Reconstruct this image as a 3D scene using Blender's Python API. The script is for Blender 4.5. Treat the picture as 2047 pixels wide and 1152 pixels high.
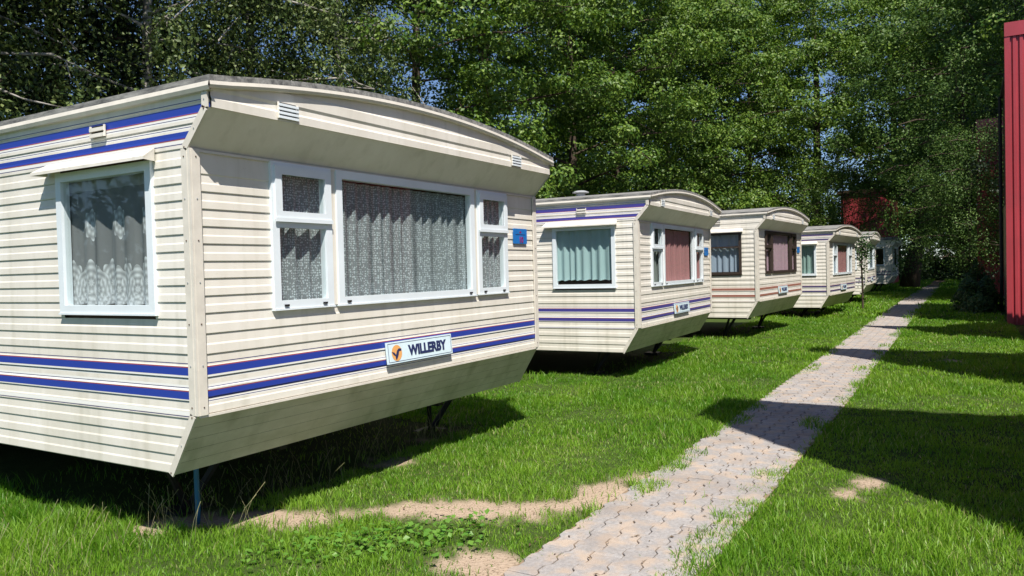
import bpy, math, random
import numpy as np
from mathutils import Vector, Matrix

scene = bpy.context.scene
for o in list(bpy.data.objects): bpy.data.objects.remove(o)
col = scene.collection

# ------------------------------------------------------------------ camera
CAM = (-2.6215, -3.4648, 1.4877); YAW, PITCH, ROLL = 0.53385, -0.0231, -0.0252
cd = bpy.data.cameras.new('camera'); cam = bpy.data.objects.new('camera', cd); col.objects.link(cam)
F = Vector((math.cos(PITCH)*math.cos(YAW), math.cos(PITCH)*math.sin(YAW), math.sin(PITCH)))
Rt = Vector((math.sin(YAW), -math.cos(YAW), 0)); U = Rt.cross(F)
c_, s_ = math.cos(ROLL), math.sin(ROLL)
R2 = Rt*c_ + U*s_; U2 = U*c_ - Rt*s_
cam.matrix_world = Matrix(((R2.x, U2.x, -F.x, CAM[0]), (R2.y, U2.y, -F.y, CAM[1]), (R2.z, U2.z, -F.z, CAM[2]), (0, 0, 0, 1)))
cd.sensor_width = 36; cd.lens = 36*1546.2/2047; cd.clip_start = .05; cd.clip_end = 2000
scene.camera = cam

# ------------------------------------------------------------------ light
SUN_AZ, SUN_EL = math.radians(45), math.radians(56)      # direction the light travels to, height of the sun
tr = Vector((math.cos(SUN_EL)*math.cos(SUN_AZ), math.cos(SUN_EL)*math.sin(SUN_AZ), -math.sin(SUN_EL)))
w = bpy.data.worlds.new('World'); scene.world = w; w.use_nodes = True
nt = w.node_tree; bg = nt.nodes['Background']
sky = nt.nodes.new('ShaderNodeTexSky'); sky.sky_type = 'NISHITA'; sky.sun_disc = False
sky.sun_elevation = SUN_EL; sky.sun_rotation = math.atan2(-tr.x, -tr.y)
sky.air_density = .7; sky.dust_density = .1; sky.ozone_density = 3.0
nt.links.new(sky.outputs[0], bg.inputs[0]); bg.inputs[1].default_value = .075
sl = bpy.data.lights.new('sun', 'SUN'); sl.energy = 4.2; sl.angle = math.radians(.5); sl.color = (1, .95, .87)
so = bpy.data.objects.new('sun', sl); col.objects.link(so); so.rotation_euler = tr.to_track_quat('-Z', 'Y').to_euler()
so.location = (-10, -10, 30)
scene.view_settings.view_transform = 'Standard'; scene.view_settings.look = 'None'
scene.view_settings.gamma = 1; scene.view_settings.exposure = .82; scene.view_settings.use_curve_mapping = False
scene.cycles.max_bounces = 8; scene.cycles.transparent_max_bounces = 24

# ------------------------------------------------------------------ helpers
def tag(o, label=None, cat=None, group=None, kind=None):
    if label: o['label'] = label
    if cat: o['category'] = cat
    if group: o['group'] = group
    if kind: o['kind'] = kind
    return o
def link(name, mesh, parent=None):
    o = bpy.data.objects.new(name, mesh); col.objects.link(o)
    if parent is not None: o.parent = parent
    return o
def empty(name, loc=(0, 0, 0), rz=0):
    o = bpy.data.objects.new(name, None); col.objects.link(o); o.location = loc; o.rotation_euler = (0, 0, rz); o.empty_display_size = .2
    return o
class MB:
    def __init__(s): s.v = []; s.f = []; s.m = []; s.mats = []
    def mi(s, mat):
        if mat not in s.mats: s.mats.append(mat)
        return s.mats.index(mat)
    def quad(s, pts, mat):
        n = len(s.v); s.v += [tuple(p) for p in pts]; s.f.append(tuple(range(n, n+len(pts)))); s.m.append(s.mi(mat))
    def box(s, a, b, mat, M=None):
        x0, y0, z0 = a; x1, y1, z1 = b; n = len(s.v)
        P = [(x0,y0,z0),(x1,y0,z0),(x1,y1,z0),(x0,y1,z0),(x0,y0,z1),(x1,y0,z1),(x1,y1,z1),(x0,y1,z1)]
        if M is not None: P = [tuple(M @ Vector(p)) for p in P]
        s.v += P; k = s.mi(mat)
        for f in ((0,3,2,1),(4,5,6,7),(0,1,5,4),(1,2,6,5),(2,3,7,6),(3,0,4,7)): s.f.append(tuple(n+i for i in f)); s.m.append(k)
    def tube(s, pts, rad, mat, n=8, cap=True):
        pts = [Vector(p) for p in pts]; rad = rad if hasattr(rad, '__len__') else [rad]*len(pts); k = s.mi(mat); b = len(s.v)
        for i, p in enumerate(pts):
            d = (pts[min(i+1, len(pts)-1)]-pts[max(i-1, 0)]).normalized()
            a = d.orthogonal().normalized() if i == 0 else (a - d*a.dot(d)).normalized()
            c = d.cross(a)
            for j in range(n):
                t = 2*math.pi*j/n; s.v.append(tuple(p+(a*math.cos(t)+c*math.sin(t))*rad[i]))
        for i in range(len(pts)-1):
            for j in range(n):
                s.f.append((b+i*n+j, b+i*n+(j+1) % n, b+(i+1)*n+(j+1) % n, b+(i+1)*n+j)); s.m.append(k)
        if cap:
            s.f.append(tuple(b+j for j in range(n))[::-1]); s.m.append(k)
            e = b+(len(pts)-1)*n; s.f.append(tuple(e+j for j in range(n))); s.m.append(k)
    def mesh(s, name, smooth=False):
        me = bpy.data.meshes.new(name); me.from_pydata(s.v, [], s.f)
        for m in s.mats: me.materials.append(m)
        me.polygons.foreach_set('material_index', s.m)
        if smooth: me.polygons.foreach_set('use_smooth', [True]*len(s.f))
        me.update(); return me
    def build(s, name, parent=None, smooth=False): return link(name, s.mesh(name, smooth), parent)
def np_mesh(name, V, nper, sizes, mat, tint=None, attr='tint'):
    """V: (N,k,3) verts of N equal pieces; nper: list of local faces"""
    N, k, _ = V.shape; me = bpy.data.meshes.new(name)
    me.vertices.add(N*k); me.vertices.foreach_set('co', V.reshape(-1).astype(np.float32))
    loc = np.concatenate([np.array(f) for f in nper]); L = len(loc)
    li = (np.arange(N)[:, None]*k + loc[None, :]).reshape(-1)
    me.loops.add(N*L); me.loops.foreach_set('vertex_index', li.astype(np.int32))
    st = np.cumsum([0]+[len(f) for f in nper])[:-1]
    ls = (np.arange(N)[:, None]*L + st[None, :]).reshape(-1)
    me.polygons.add(len(ls)); me.polygons.foreach_set('loop_start', ls.astype(np.int32))
    me.update(calc_edges=True)
    if tint is not None:
        a = me.attributes.new(attr, 'FLOAT', 'POINT'); a.data.foreach_set('value', np.repeat(tint, k).astype(np.float32))
    me.materials.append(mat); me.validate(); return me
def vnoise(x, y, seed=0):
    r = np.random.RandomState(seed); T = r.rand(256, 256)
    xi = np.floor(x).astype(int); yi = np.floor(y).astype(int); fx = x-xi; fy = y-yi
    fx = fx*fx*(3-2*fx); fy = fy*fy*(3-2*fy); g = lambda a, b: T[a % 256, b % 256]
    return (g(xi, yi)*(1-fx)+g(xi+1, yi)*fx)*(1-fy)+(g(xi, yi+1)*(1-fx)+g(xi+1, yi+1)*fx)*fy

# ------------------------------------------------------------------ materials
def mat(name, color, rough=.6, spec=.5, var=0, scale=8, metal=0, bump=0, color2=None, stretch=None):
    m = bpy.data.materials.new(name); m.use_nodes = True; n = m.node_tree.nodes; l = m.node_tree.links
    b = n['Principled BSDF']; b.inputs['Base Color'].default_value = (*color, 1); b.inputs['Roughness'].default_value = rough
    b.inputs['Specular IOR Level'].default_value = spec; b.inputs['Metallic'].default_value = metal
    if var or color2 or bump:
        tc = n.new('ShaderNodeTexCoord'); no = n.new('ShaderNodeTexNoise'); no.inputs['Scale'].default_value = scale; no.inputs['Detail'].default_value = 6
        no.inputs['Roughness'].default_value = .65
        src = tc.outputs['Object']
        if stretch:
            mp = n.new('ShaderNodeMapping'); mp.inputs['Scale'].default_value = stretch; l.new(src, mp.inputs[0]); src = mp.outputs[0]
        l.new(src, no.inputs['Vector'])
        if var or color2:
            mr = n.new('ShaderNodeMapRange'); mr.inputs[1].default_value = .35; mr.inputs[2].default_value = .68; l.new(no.outputs[0], mr.inputs[0])
            mx = n.new('ShaderNodeMix'); mx.data_type = 'RGBA'
            mx.inputs[6].default_value = (*color, 1)
            mx.inputs[7].default_value = (*(color2 if color2 else [c*(1-var) for c in color]), 1)
            l.new(mr.outputs[0], mx.inputs[0]); l.new(mx.outputs[2], b.inputs['Base Color'])
        if bump:
            bp = n.new('ShaderNodeBump'); bp.inputs['Strength'].default_value = bump; bp.inputs['Distance'].default_value = .01
            l.new(no.outputs[0], bp.inputs['Height']); l.new(bp.outputs[0], b.inputs['Normal'])
    return m
CREAM = mat('cream_paint', (.78, .74, .67), .4, .4, scale=3.5, color2=(.69, .645, .565), stretch=(1, 1, .35))
def weather(m, dirt, amt, sc):
    n = m.node_tree.nodes; l = m.node_tree.links; b = n['Principled BSDF']; src = b.inputs['Base Color'].links[0].from_socket
    tc = n.new('ShaderNodeTexCoord')
    for stretch, lo, hi, a in (((sc, sc, sc*.07), .52, .78, amt), ((1.3, 1.3, 1.3), .5, .8, amt*.8), ((40, 40, 40), .66, .74, amt*.5)):
        mp = n.new('ShaderNodeMapping'); mp.inputs['Scale'].default_value = stretch; l.new(tc.outputs['Object'], mp.inputs[0])
        no = n.new('ShaderNodeTexNoise'); no.inputs['Scale'].default_value = 1; no.inputs['Detail'].default_value = 5; l.new(mp.outputs[0], no.inputs['Vector'])
        rg = n.new('ShaderNodeMapRange'); rg.inputs[1].default_value = lo; rg.inputs[2].default_value = hi; rg.inputs[4].default_value = a; l.new(no.outputs[0], rg.inputs[0])
        q = n.new('ShaderNodeMix'); q.data_type = 'RGBA'; l.new(rg.outputs[0], q.inputs[0]); l.new(src, q.inputs[6]); q.inputs[7].default_value = (*dirt, 1); src = q.outputs[2]
    l.new(src, b.inputs['Base Color'])
weather(CREAM, (.38, .36, .28), .36, 11)
CREAM_LOW = mat('cream_paint_weathered', (.64, .60, .50), .5, .35, scale=4, color2=(.52, .49, .38), stretch=(1, 1, 2.5))
weather(CREAM_LOW, (.25, .25, .16), .55, 7)
WHITE = mat('white_stripe', (.80, .79, .76), .42, .4)
BLUE = mat('blue_stripe', (.022, .05, .32), .4, .4)
VIOLET = mat('violet_stripe', (.055, .05, .25), .4, .4)
PURPLE = mat('dark_purple_stripe', (.06, .055, .15), .45, .4)
REDBR = mat('red_brown_stripe', (.31, .135, .10), .45, .4)
NAVY = mat('navy_line', (.03, .035, .14), .45, .4)
RUST = mat('red_line', (.25, .05, .05), .45, .4)
UPVC = mat('white_plastic', (.76, .82, .86), .3, .5, var=.1, scale=3)
BROWNFR = mat('dark_brown_frame', (.045, .032, .026), .4, .5)
ROOF = mat('roof_felt', (.10, .10, .10), .9, .2, scale=26, color2=(.36, .35, .33), bump=.5, stretch=(1, .25, 1))
TRIM = mat('cream_trim', (.72, .67, .59), .45, .4, var=.15, scale=9)
DARKM = mat('black_steel', (.014, .014, .015), .6, .4)
RUSTY = mat('rusty_steel', (.06, .04, .03), .8, .2, scale=30, color2=(.12, .06, .035))
INTER = mat('interior_panel', (.13, .085, .055), .7, .2)
RUBBER = mat('rubber', (.015, .015, .015), .85, .2)
GREYM = mat('grey_metal', (.42, .43, .44), .4, .5, var=.2)
SLOT = mat('vent_gap', (.03, .028, .025), .8, .1)
REDST = mat('red_corrugated_steel', (.40, .05, .065), .4, .5, scale=3, color2=(.33, .04, .052), stretch=(1, 1, .2))
weather(REDST, (.16, .05, .05), .5, 6)
BEIGE = mat('beige_render', (.40, .29, .18), .85, .2, scale=12, color2=(.33, .24, .15), bump=.15)
DKROOF_SHADE = mat('dark_roof_and_shade', (.05, .03, .02), .7, .2, scale=20, color2=(.08, .05, .03), stretch=(6, 6, .5))
BARK = mat('bark', (.10, .075, .055), .95, .1, scale=14, color2=(.035, .028, .022), bump=.8, stretch=(1, 1, .25))
BIRCHB = mat('birch_bark', (.42, .39, .35), .9, .1, scale=5, color2=(.05, .045, .04), bump=.4, stretch=(1, 1, 3))
HOSE = mat('blue_pipe', (.02, .13, .26), .4, .5)
BADGE = mat('badge_face', (.66, .80, .86), .35, .5, var=.08, scale=30)
BADGEBL = mat('badge_navy', (.02, .03, .10), .5, .3)
ORANGE = mat('badge_orange', (.72, .36, .12), .5, .3)
SIGNBL = mat('sign_blue', (.01, .17, .52), .4, .4, var=.15, scale=20)
SIGNRD = mat('sign_red', (.20, .02, .12), .5, .3)

def glass():
    m = bpy.data.materials.new('window_glass'); m.use_nodes = True; n = m.node_tree.nodes; l = m.node_tree.links
    n.remove(n['Principled BSDF']); out = n['Material Output']
    t = n.new('ShaderNodeBsdfTransparent'); t.inputs[0].default_value = (.88, .92, .91, 1)
    g = n.new('ShaderNodeBsdfGlossy'); g.inputs['Roughness'].default_value = .015
    ge = n.new('ShaderNodeNewGeometry'); dt = n.new('ShaderNodeVectorMath'); dt.operation = 'DOT_PRODUCT'
    l.new(ge.outputs['Normal'], dt.inputs[0]); l.new(ge.outputs['Incoming'], dt.inputs[1])
    def mth(op, a, b):
        q = n.new('ShaderNodeMath'); q.operation = op
        for i, v in enumerate((a, b)):
            if isinstance(v, (int, float)): q.inputs[i].default_value = v
            elif v is not None: l.new(v, q.inputs[i])
        return q.outputs[0]
    sch = mth('POWER', mth('SUBTRACT', 1.0, mth('ABSOLUTE', dt.outputs['Value'], None)), 5.0)
    fr = mth('ADD', mth('MULTIPLY', sch, .9), .07)
    mx = n.new('ShaderNodeMixShader')
    l.new(fr, mx.inputs[0]); l.new(t.outputs[0], mx.inputs[1]); l.new(g.outputs[0], mx.inputs[2]); l.new(mx.outputs[0], out.inputs[0])
    return m
GLASS = glass()
def curtain_mat(name, color, kind, op=.8):
    """cloth with real see-through holes: kind 'crochet', 'lace', 'plain'. uv = metres across / metres up"""
    m = bpy.data.materials.new(name); m.use_nodes = True; n = m.node_tree.nodes; l = m.node_tree.links
    n.remove(n['Principled BSDF']); out = n['Material Output']
    d = n.new('ShaderNodeBsdfDiffuse'); d.inputs[0].default_value = (*color, 1)
    tl = n.new('ShaderNodeBsdfTranslucent'); tl.inputs[0].default_value = (*color, 1)
    a = n.new('ShaderNodeMixShader'); a.inputs[0].default_value = .3
    l.new(d.outputs[0], a.inputs[1]); l.new(tl.outputs[0], a.inputs[2])
    tp = n.new('ShaderNodeBsdfTransparent'); mx = n.new('ShaderNodeMixShader')
    l.new(tp.outputs[0], mx.inputs[1]); l.new(a.outputs[0], mx.inputs[2]); l.new(mx.outputs[0], out.inputs[0])
    uv = n.new('ShaderNodeUVMap'); uv.uv_map = 'UVMap'
    def math_(op_, x, y=None, z=None):
        q = n.new('ShaderNodeMath'); q.operation = op_
        for i, v in enumerate((x, y, z)):
            if v is None: continue
            if isinstance(v, (int, float)): q.inputs[i].default_value = v
            else: l.new(v, q.inputs[i])
        return q.outputs[0]
    if kind == 'plain': mx.inputs[0].default_value = op
    elif kind == 'crochet':
        mp = n.new('ShaderNodeMapping'); mp.inputs['Scale'].default_value = (80, 64, 1); l.new(uv.outputs[0], mp.inputs[0])
        br = n.new('ShaderNodeTexVoronoi'); br.feature = 'F1'; br.inputs['Scale'].default_value = 1; br.inputs['Randomness'].default_value = .45
        l.new(mp.outputs[0], br.inputs['Vector'])
        t1 = math_('GREATER_THAN', br.outputs['Distance'], .36)
        t2 = math_('LESS_THAN', br.outputs['Distance'], .17)
        t = math_('MAXIMUM', math_('SUBTRACT', 1.0, t1), 0); s = math_('MULTIPLY', t, .48)
        l.new(math_('ADD', s, .36), mx.inputs[0])
    else:   # lace: sheer net, a row of medallions half way and a dense scalloped lace border below
        sp = n.new('ShaderNodeSeparateXYZ'); l.new(uv.outputs[0], sp.inputs[0]); x, y = sp.outputs[0], sp.outputs[1]
        def rosette(px, cxo, cy, r, asp=1.25):
            fx = math_('SUBTRACT', math_('FRACT', math_('ADD', math_('DIVIDE', x, px), cxo)), .5); fx = math_('MULTIPLY', fx, px)
            fy = math_('DIVIDE', math_('SUBTRACT', y, cy), asp)
            rad = math_('SQRT', math_('ADD', math_('MULTIPLY', fx, fx), math_('MULTIPLY', fy, fy)))
            ang = math_('ARCTAN2', fx, fy)
            edge = math_('MULTIPLY_ADD', math_('COSINE', math_('MULTIPLY', ang, 8)), r*.1, r)
            ins = math_('LESS_THAN', rad, edge)
            rings = math_('MULTIPLY_ADD', math_('SINE', math_('MULTIPLY', rad, 230)), .32, .62)
            pet = math_('MULTIPLY_ADD', math_('COSINE', math_('MULTIPLY', ang, 8)), .25, .8)
            return math_('MULTIPLY', ins, math_('MULTIPLY', rings, pet))
        v = rosette(.33, .1, .47, .058, 1.5)
        for a_ in (rosette(.22, .3, .09, .10, 1.25), rosette(.22, .8, .13, .085, 1.5), rosette(.11, .0, .01, .055, 1.)):
            v = math_('MAXIMUM', v, a_)
        hem = math_('MULTIPLY', math_('GREATER_THAN', y, .67), .22)
        v = math_('MAXIMUM', math_('MULTIPLY', v, .85), hem)
        l.new(math_('ADD', math_('MULTIPLY', v, .8), .32), mx.inputs[0])
    return m
def leaf_mat(name, c1, c2, trans=.35, rough=.45, spec=.35, c3=None):
    m = bpy.data.materials.new(name); m.use_nodes = True; n = m.node_tree.nodes; l = m.node_tree.links
    b = n['Principled BSDF']; out = n['Material Output']; b.inputs['Roughness'].default_value = rough; b.inputs['Specular IOR Level'].default_value = spec
    at = n.new('ShaderNodeAttribute'); at.attribute_name = 'tint'
    oi = n.new('ShaderNodeObjectInfo')
    mx = n.new('ShaderNodeMix'); mx.data_type = 'RGBA'; mx.inputs[6].default_value = (*c1, 1); mx.inputs[7].default_value = (*c2, 1)
    l.new(at.outputs['Fac'], mx.inputs[0]); l.new(mx.outputs[2], b.inputs['Base Color'])
    if c3:
        m3 = n.new('ShaderNodeMix'); m3.data_type = 'RGBA'; m3.inputs[7].default_value = (*c3, 1); rg = n.new('ShaderNodeMapRange'); rg.inputs[1].default_value = 1.2; rg.inputs[2].default_value = 2.0
        l.new(at.outputs['Fac'], rg.inputs[0]); l.new(rg.outputs[0], m3.inputs[0]); l.new(mx.outputs[2], m3.inputs[6]); mx = m3; l.new(mx.outputs[2], b.inputs['Base Color'])
    hs = n.new('ShaderNodeHueSaturation'); hs.inputs['Value'].default_value = 1.5; hs.inputs['Saturation'].default_value = 1.1
    l.new(mx.outputs[2], hs.inputs['Color'])
    t = n.new('ShaderNodeBsdfTranslucent'); l.new(hs.outputs[0], t.inputs[0])
    ms = n.new('ShaderNodeMixShader'); ms.inputs[0].default_value = trans
    l.new(b.outputs[0], ms.inputs[1]); l.new(t.outputs[0], ms.inputs[2]); l.new(ms.outputs[0], out.inputs[0])
    return m
GRASSM = leaf_mat('grass_blades', (.068, .20, .010), (.235, .39, .042), .4, .42, .3, (.42, .38, .19))
LEAF_A = leaf_mat('alder_leaves', (.035, .09, .010), (.165, .245, .036), .17, .48, .3)
LEAF_B = leaf_mat('birch_leaves', (.04, .075, .018), (.16, .20, .06), .18, .48, .3)
LEAF_C = leaf_mat('spruce_needles', (.010, .022, .008), (.022, .040, .014), .12)
LEAF_D = leaf_mat('willow_leaves', (.045, .10, .020), (.13, .20, .045), .25, .5, .25)
LEAF_H = leaf_mat('hedge_leaves', (.025, .065, .016), (.06, .115, .03), .2)
WEEDM = leaf_mat('weed_leaves', (.08, .22, .025), (.17, .32, .05), .35)
DRYM = leaf_mat('dry_stalks', (.16, .17, .07), (.30, .27, .15), .2)

# ------------------------------------------------------------------ ground
PY0, PY1 = -2.34, -1.50                       # the paved path runs along x
def drift(x): return .13*np.clip((x-6)/14, 0, 1.4)
def seg_d(x, y, a, b):
    ax, ay = a; bx, by = b; t = np.clip(((x-ax)*(bx-ax)+(y-ay)*(by-ay))/((bx-ax)**2+(by-ay)**2), 0, 1)
    return np.hypot(x-ax-t*(bx-ax), y-ay-t*(by-ay))
TRAIL = [(.25, .75), (.62, .42), (.95, -.12), (1.25, -.62), (1.55, -1.1), (1.95, -1.5)]
BARE = [(.62, -1.38, .17), (.15, -1.5, .22), (2.0, -1.42, .25), (2.45, -1.5, .15), (2.2, .42, .16), (2.75, .62, .16), (2.62, -2.72, .03), (2.95, -2.9, .02), (1.85, -2.75, .0), (10.3, -3.2, .1), (.15, -.55, .02)]
def sand(x, y):
    wob = (vnoise(x*3.1, y*3.1, 1)-.5)*.24+(vnoise(x*9, y*9, 6)-.5)*.16+(vnoise(x*28, y*28, 2)-.5)*.10
    d = np.full(np.shape(x), 9.)
    for a, b in zip(TRAIL[:-1], TRAIL[1:]): d = np.minimum(d, seg_d(x, y, a, b)-.125)
    for cx, cy, r in BARE: d = np.minimum(d, np.hypot(x-cx, y-cy)-r)
    return np.clip((-(d+wob))/.12+.5, 0, 1)
def height(x, y):
    h = (vnoise(x*1.3, y*1.3, 3)-.5)*.05+(vnoise(x*5, y*5, 4)-.5)*.018
    yl = y-drift(x); pd = np.maximum(np.maximum(PY0-yl, yl-PY1), 0)
    return h*np.clip(pd/.5, 0, 1)-.012*np.clip(1-pd/.06, 0, 1)
def steps(*segs):
    out = []
    for a, b, st in segs: out += list(np.arange(a, b-1e-6, st))
    return np.array(out+[segs[-1][1]])
gx = steps((-400, -60, 40), (-60, -6, 6), (-6, -2, .4), (-2, 12, .07), (12, 40, .5), (40, 80, 4), (80, 500, 60))
gy = steps((-400, -60, 40), (-60, -8, 4), (-8, -4.2, .3), (-4.2, 1.6, .07), (1.6, 12, .5), (12, 40, 4), (40, 400, 60))
X, Y = np.meshgrid(gx, gy, indexing='ij'); Z = height(X, Y)
nx, ny = X.shape; idx = np.arange(nx*ny).reshape(nx, ny)
Q = np.stack([idx[:-1, :-1], idx[1:, :-1], idx[1:, 1:], idx[:-1, 1:]], -1).reshape(-1, 4)
gm = bpy.data.meshes.new('ground'); gm.vertices.add(nx*ny); gm.vertices.foreach_set('co', np.stack([X, Y, Z], -1).reshape(-1).astype(np.float32))
gm.loops.add(Q.size); gm.loops.foreach_set('vertex_index', Q.reshape(-1).astype(np.int32)); gm.polygons.add(len(Q)); gm.polygons.foreach_set('loop_start', (np.arange(len(Q))*4).astype(np.int32))
gm.update(calc_edges=True); gm.polygons.foreach_set('use_smooth', [True]*len(Q))
at = gm.attributes.new('sand', 'FLOAT', 'POINT'); at.data.foreach_set('value', sand(X, Y).reshape(-1).astype(np.float32))
def ground_mat():
    m = bpy.data.materials.new('soil_and_sand'); m.use_nodes = True; n = m.node_tree.nodes; l = m.node_tree.links; b = n['Principled BSDF']
    b.inputs['Roughness'].default_value = .95; b.inputs['Specular IOR Level'].default_value = .1
    tc = n.new('ShaderNodeTexCoord')
    def noise(s, d=6):
        q = n.new('ShaderNodeTexNoise'); q.inputs['Scale'].default_value = s; q.inputs['Detail'].default_value = d; l.new(tc.outputs['Object'], q.inputs['Vector']); return q.outputs[0]
    def mix(f, a, c):
        q = n.new('ShaderNodeMix'); q.data_type = 'RGBA'; l.new(f, q.inputs[0])
        for i, v in ((6, a), (7, c)):
            if isinstance(v, tuple): q.inputs[i].default_value = (*v, 1)
            else: l.new(v, q.inputs[i])
        return q.outputs[2]
    soil = mix(noise(9), (.028, .05, .012), (.075, .11, .025))
    snd = mix(noise(40), (.33, .245, .17), (.48, .375, .285))
    deb = n.new('ShaderNodeMapRange'); deb.inputs[1].default_value = .58; deb.inputs[2].default_value = .66; l.new(noise(75, 3), deb.inputs[0])
    snd = mix(deb.outputs[0], snd, (.16, .11, .075))
    a = n.new('ShaderNodeAttribute'); a.attribute_name = 'sand'
    l.new(mix(a.outputs['Fac'], soil, snd), b.inputs['Base Color'])
    bp = n.new('ShaderNodeBump'); bp.inputs['Strength'].default_value = .7; bp.inputs['Distance'].default_value = .02; l.new(noise(60), bp.inputs['Height']); l.new(bp.outputs[0], b.inputs['Normal'])
    return m
gm.materials.append(ground_mat()); tag(link('ground', gm), kind='structure')

# ------------------------------------------------------------------ paved path: a sand bed and interlocking bone-shaped pavers
def paver_mat():
    m = bpy.data.materials.new('concrete_paver'); m.use_nodes = True; n = m.node_tree.nodes; l = m.node_tree.links; b = n['Principled BSDF']
    b.inputs['Roughness'].default_value = .9; b.inputs['Specular IOR Level'].default_value = .2
    g = n.new('ShaderNodeNewGeometry'); oi = n.new('ShaderNodeObjectInfo')
    def noise(s, d=5):
        q = n.new('ShaderNodeTexNoise'); q.inputs['Scale'].default_value = s; q.inputs['Detail'].default_value = d; l.new(g.outputs['Position'], q.inputs['Vector']); return q.outputs[0]
    def rng(v, a, c, lo=0, hi=1):
        q = n.new('ShaderNodeMapRange'); q.inputs[1].default_value = a; q.inputs[2].default_value = c; q.inputs[3].default_value = lo; q.inputs[4].default_value = hi; l.new(v, q.inputs[0]); return q.outputs[0]
    def mix(f, a, c):
        q = n.new('ShaderNodeMix'); q.data_type = 'RGBA'; l.new(f, q.inputs[0])
        for i, v in ((6, a), (7, c)):
            if isinstance(v, tuple): q.inputs[i].default_value = (*v, 1)
            else: l.new(v, q.inputs[i])
        return q.outputs[2]
    conc = mix(rng(noise(45), .3, .7), (.275, .26, .252), (.40, .378, .365))
    f = rng(noise(7, 7), .46, .62, 0, .8)
    c = mix(f, conc, (.46, .36, .275))
    dk = rng(noise(2.2, 6), .5, .75, 0, .45); c = mix(dk, c, (.21, .165, .13)); spk = rng(noise(160, 2), .62, .7, 0, .5); c = mix(spk, c, (.17, .13, .10))
    ad = n.new('ShaderNodeMath'); l.new(g.outputs['Random Per Island'], ad.inputs[0]); l.new(oi.outputs['Random'], ad.inputs[1]); fc = n.new('ShaderNodeMath'); fc.operation = 'FRACT'; l.new(ad.outputs[0], fc.inputs[0])
    c = mix(rng(fc.outputs[0], 0, 1, 0, .38), c, (.25, .22, .205))
    l.new(c, b.inputs['Base Color'])
    bp = n.new('ShaderNodeBump'); bp.inputs['Strength'].default_value = .5; bp.inputs['Distance'].default_value = .006; l.new(noise(120), bp.inputs['Height']); l.new(bp.outputs[0], b.inputs['Normal'])
    return m
PAVER = paver_mat(); SANDBED = mat('joint_sand', (.30, .22, .15), .95, .1, scale=50, color2=(.16, .12, .085))
path = MB(); px = [-4, 6]+[6+14*k/8 for k in range(1, 12)]+[60]
for a, b in zip(px[:-1], px[1:]):
    da, db = float(drift(a)), float(drift(b)); path.quad([(a, PY0-.01+da, .004), (b, PY0-.01+db, .004), (b, PY1+.01+db, .004), (a, PY1+.01+da, .004)], SANDBED)
path = path.build('path'); tag(path, kind='structure')
G = .0035
out = [(-.1+G/2, .0825-G), (-.066, .0825-G), (-.034, .0575-G), (.034, .0575-G), (.066, .0825-G), (.1-G/2, .0825-G)]
outl = out+[(x, -y) for x, y in out[::-1]]
def paver_geo():
    k = len(outl); v = [(x, y, -.03) for x, y in outl]+[(x, y, .010) for x, y in outl]+[(x*.955, y*.93, .015) for x, y in outl]
    f = [(i, (i+1) % k, k+(i+1) % k, k+i)[::-1] for i in range(k)]+[(k+i, k+(i+1) % k, 2*k+(i+1) % k, 2*k+i)[::-1] for i in range(k)]
    return v, f+[tuple(range(2*k, 3*k))[::-1]]
pv, pf = paver_geo()
pm = bpy.data.meshes.new('paver'); pm.from_pydata(pv, [], pf); pm.materials.append(PAVER); pm.update()
rnd = random.Random(5); spots = []
for j in range(6):
    for i in range(-12, 300):
        x = i*.2+(j % 2)*.1; y = PY0+.0825+j*.14-.012+float(drift(x))
        if x > 46: continue
        spots.append((x, y, rnd.uniform(-.004, .003), rnd.uniform(-.012, .012), rnd.uniform(-.012, .012), rnd.uniform(-.012, .012)))
spots.sort(key=lambda s: (s[0] < -.15, s[0]))
restv, restf = [], []
for k, (x, y, z, a, b, c) in enumerate(spots):
    if k < 300:
        o = link('paver', pm, path); o.location = (x, y, z); o.rotation_euler = (a, b, c)
    else:
        n0 = len(restv); restv += [(x+p[0], y+p[1], z+p[2]) for p in pv]; restf += [tuple(n0+i for i in f) for f in pf]
rm = bpy.data.meshes.new('paver_field'); rm.from_pydata(restv, [], restf); rm.materials.append(PAVER); rm.update()
tag(link('paver_field', rm, path), kind='stuff')

# ------------------------------------------------------------------ caravans (all of one model)
W, LEN = 3.66, 8.8
H0, H1, HB, SB, OV, HF, HR = .77, 2.16, .44, .20, .17, 2.35, 2.475
def arc(u): t = (u/W-.5)*2; return HR+.155*(1-t*t)
def edge(z):
    if z < H0: return SB*(H0-z)/(H0-HB)
    if z <= H1: return 0
    if z < HF: return -OV*(z-H1)/(HF-H1)
    return -OV
def profile(za, zb, deep=.013, flat=False):
    p = zb-za
    if flat: return [(.004, zb), (.006, za+.006), (.001, za)]
    return [(.001, zb), (.0025, zb-.44*p), (deep-.001, zb-.53*p), (deep, za+.006), (deep-.003, za+.0015), (.001, za+.001)]
def cutp(P, zs):
    out = [P[0]]
    for a, b in zip(P[:-1], P[1:]):
        ins = sorted([z for z in zs if b[1]+1e-4 < z < a[1]-1e-4], reverse=True)
        for z in ins: t = (a[1]-z)/(a[1]-b[1]); out.append((a[0]+(b[0]-a[0])*t, z))
        out.append(b)
    return out
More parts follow.
